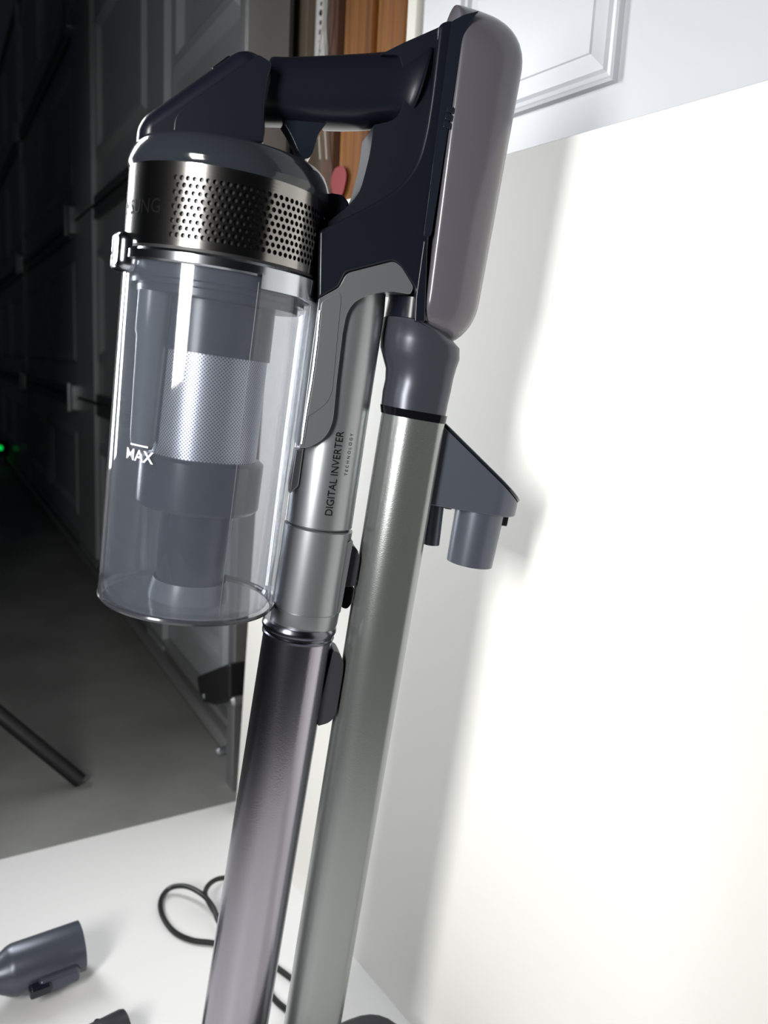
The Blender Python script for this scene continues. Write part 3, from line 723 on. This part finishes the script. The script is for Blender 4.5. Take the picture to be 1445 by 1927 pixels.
# extend the wand to the floor head
Wd = FR.to_3x3() @ WX.d; wz = (FR @ W0_).z; Lfull = (wz - (.0465 + .026)) / (-Wd.z)
def rwh(h): return lerp(rw0, rw1, h / LW)
wand = obj('wand', WX.lathe([(0, .008), (rwh(0) * .985, .008), (rwh(LW), LW), (rwh(LW), Lfull), (0, Lfull)], 96), WAND, vac, FR, smooth=40)
bt = PN([(627, 1224), (638, 1228), (647, 1245), (645, 1268), (632, 1345), (620, 1360), (598, 1366), (598, 1340)], -.009)
bt = obj('telescope_button', prism(round_poly(bt, [.002, .003, .004, .003, .005, .004, .001, .001], 4), (0, 1, 0), -.0095, .0095), LEVER, wand, FR, bevel=.003, seg=4)
# swivel foot of the wand below the frame
wend = FR @ (W0_ + WX.d * Lfull); nd = Wd
ax = Axis(wend - nd * .02, wend + nd * .06); obj('swivel_foot', ax.lathe([(0, 0), (.020, 0), (.022, .015), (.022, .035), (.018, .045), (0, .046)], 48), LEVER, vac)

# ================================================================== POWER CORD on the sheet
cz = SZ + .0028
def cp(px, py, dz=0): return onz(px, py, cz + dz)
cpts = [cp(560, 1850), cp(480, 1795), cp(408, 1776), cp(360, 1769), cp(326, 1752), cp(305, 1722), cp(303, 1693), cp(320, 1671, .004), cp(350, 1668, .012), cp(380, 1683, .016), cp(400, 1706, .012), cp(415, 1740, .006), cp(450, 1770, .004), cp(480, 1745, .003), cp(470, 1690, .006), cp(440, 1656, .01), cp(415, 1653, .016), cp(396, 1662, .018), cp(386, 1679, .016), cp(392, 1697, .008), cp(408, 1722, .0), cp(440, 1760, .0), cp(480, 1820), cp(510, 1872), cp(535, 1897), cp(560, 1910)]
o = obj('power_cord', tube(spline(cpts, 8), .0028, 10), CORD); tag(o, 'thin black power cord looped on the white floor board', 'cord')

# ================================================================== loose attachments on the sheet
def nozzle():
    e = onz(153, 1799, .022); f = onz(26, 1846, .022); r = 44 * ((e - CAM).dot(F)) / FPX
    e.z = f.z = SZ + r * .95 + .006
    t = thing('nozzle_attachment', 'slate grey vacuum nozzle lying on the white floor board with its open tube end', 'vacuum nozzle', (f.x, f.y, SZ))
    ax = Axis(e, f); L = (f - e).length
    obj('tube', ax.lathe([(r - .002, .0), (r, .0), (r, L), (r * .93, L * 1.08), (r * .62, L * 1.28), (r * .55, L * 1.7), (0, L * 1.7), (0, L * .3), (r - .002, L * .3)], 64), HOLD, t, smooth=40)
    d = ax.d; up = Vector((0, 0, 1)); sdv = d.cross(up).normalized()
    if sdv.dot(CAM - e) < 0: sdv = -sdv
    c = e + d * (L * .42) + sdv * (r * .98) - up * r * .35
    obj('latch_housing', boxbm(c, L * .30, .006, r * .33, (d, sdv, up)), HOLD, t, bevel=.004)
    c2_ = e + d * (L * .70) + sdv * (r * .98 + .003) - up * r * .38
    obj('latch_button', boxbm(c2_, L * .16, .006, r * .24, (d, sdv, up)), NAVYG, t, bevel=.003)
    c3 = e + d * (L * 2.2); pts = [ (c3 - sdv * .02), (c3 + sdv * .02), (c3 + d * .08 + sdv * .05), (c3 + d * .08 - sdv * .05)]
    # flattened mouth outside the frame
    rings = []
    for k, (a, wv, hv) in enumerate(((1.6, r * .55, r * .55), (2.0, r * .8, r * .5), (2.6, r * 1.5, r * .4))):
        cc_ = e + d * (L * a); cc_.z = lerp(e.z, SZ + hv, min(1, (a - 1.6)))
        rings.append([cc_ + sdv * (wv * math.cos(q)) + up * (hv * math.sin(q)) for q in [2 * math.pi * j / 24 for j in range(24)]])
    obj('mouth', loft(rings), HOLD, t)
nozzle()
def small_tool():
    a = onz(205, 1945, SZ); t = thing('brush_attachment', 'black brush attachment lying low on the board below the nozzle', 'brush attachment', a)
    c = onz(212, 1950, .018); ax = Axis(onz(238, 1930, .020), onz(170, 1965, .020)); L = 90 * .7 / FPX
    obj('tube', ax.lathe([(0, .0), (.014, 0), (.015, .003), (.015, L), (.010, L * 1.2), (0, L * 1.2)], 40), LEVER, t)
    c = onz(200, 1934, .026); obj('latch_button', boxbm(c, .012, .005, .006), NAVYG, t, bevel=.003)
small_tool()

# ================================================================== lamp stand at the far left
tip = onz(152, 1470, .006); d_ = ray(0, 1345); up1 = CAM + d_ * ((.105 - CAMH) / d_.z); dirl = (up1 - tip).normalized()
hub = tip + dirl * .46
ls = thing('lamp_stand', 'black tripod lamp stand with a leg reaching across the concrete floor', 'lamp stand', (hub.x, hub.y, 0))
obj('leg', tube([tip, hub], .0105, 14), BLACK, ls)
for ang in (120, 240):
    v = (tip - hub); v2 = Matrix.Rotation(math.radians(ang), 3, 'Z') @ v
    obj('leg', tube([hub + v2, hub], .0105, 14), BLACK, ls)
obj('pole', tube([hub - Vector((0, 0, .05)), hub + Vector((0, 0, .8))], .012, 14), BLACK, ls)
hd_ = hub + Vector((0, 0, .50)); tgt = Vector((-.02, .5, .55)); fdir = (tgt - hd_).normalized(); sv = fdir.cross(Vector((0, 0, 1))).normalized(); uv = sv.cross(fdir)
obj('lamp_head', boxbm(hd_ + fdir * .03, .08, .42, .018, (sv, uv, fdir)), BLACK, ls, bevel=.006)
area('stand_lamp_offscreen', hd_ + fdir * .053, tgt, .14, .80, 4.5, (.97, .99, 1.0), 110)
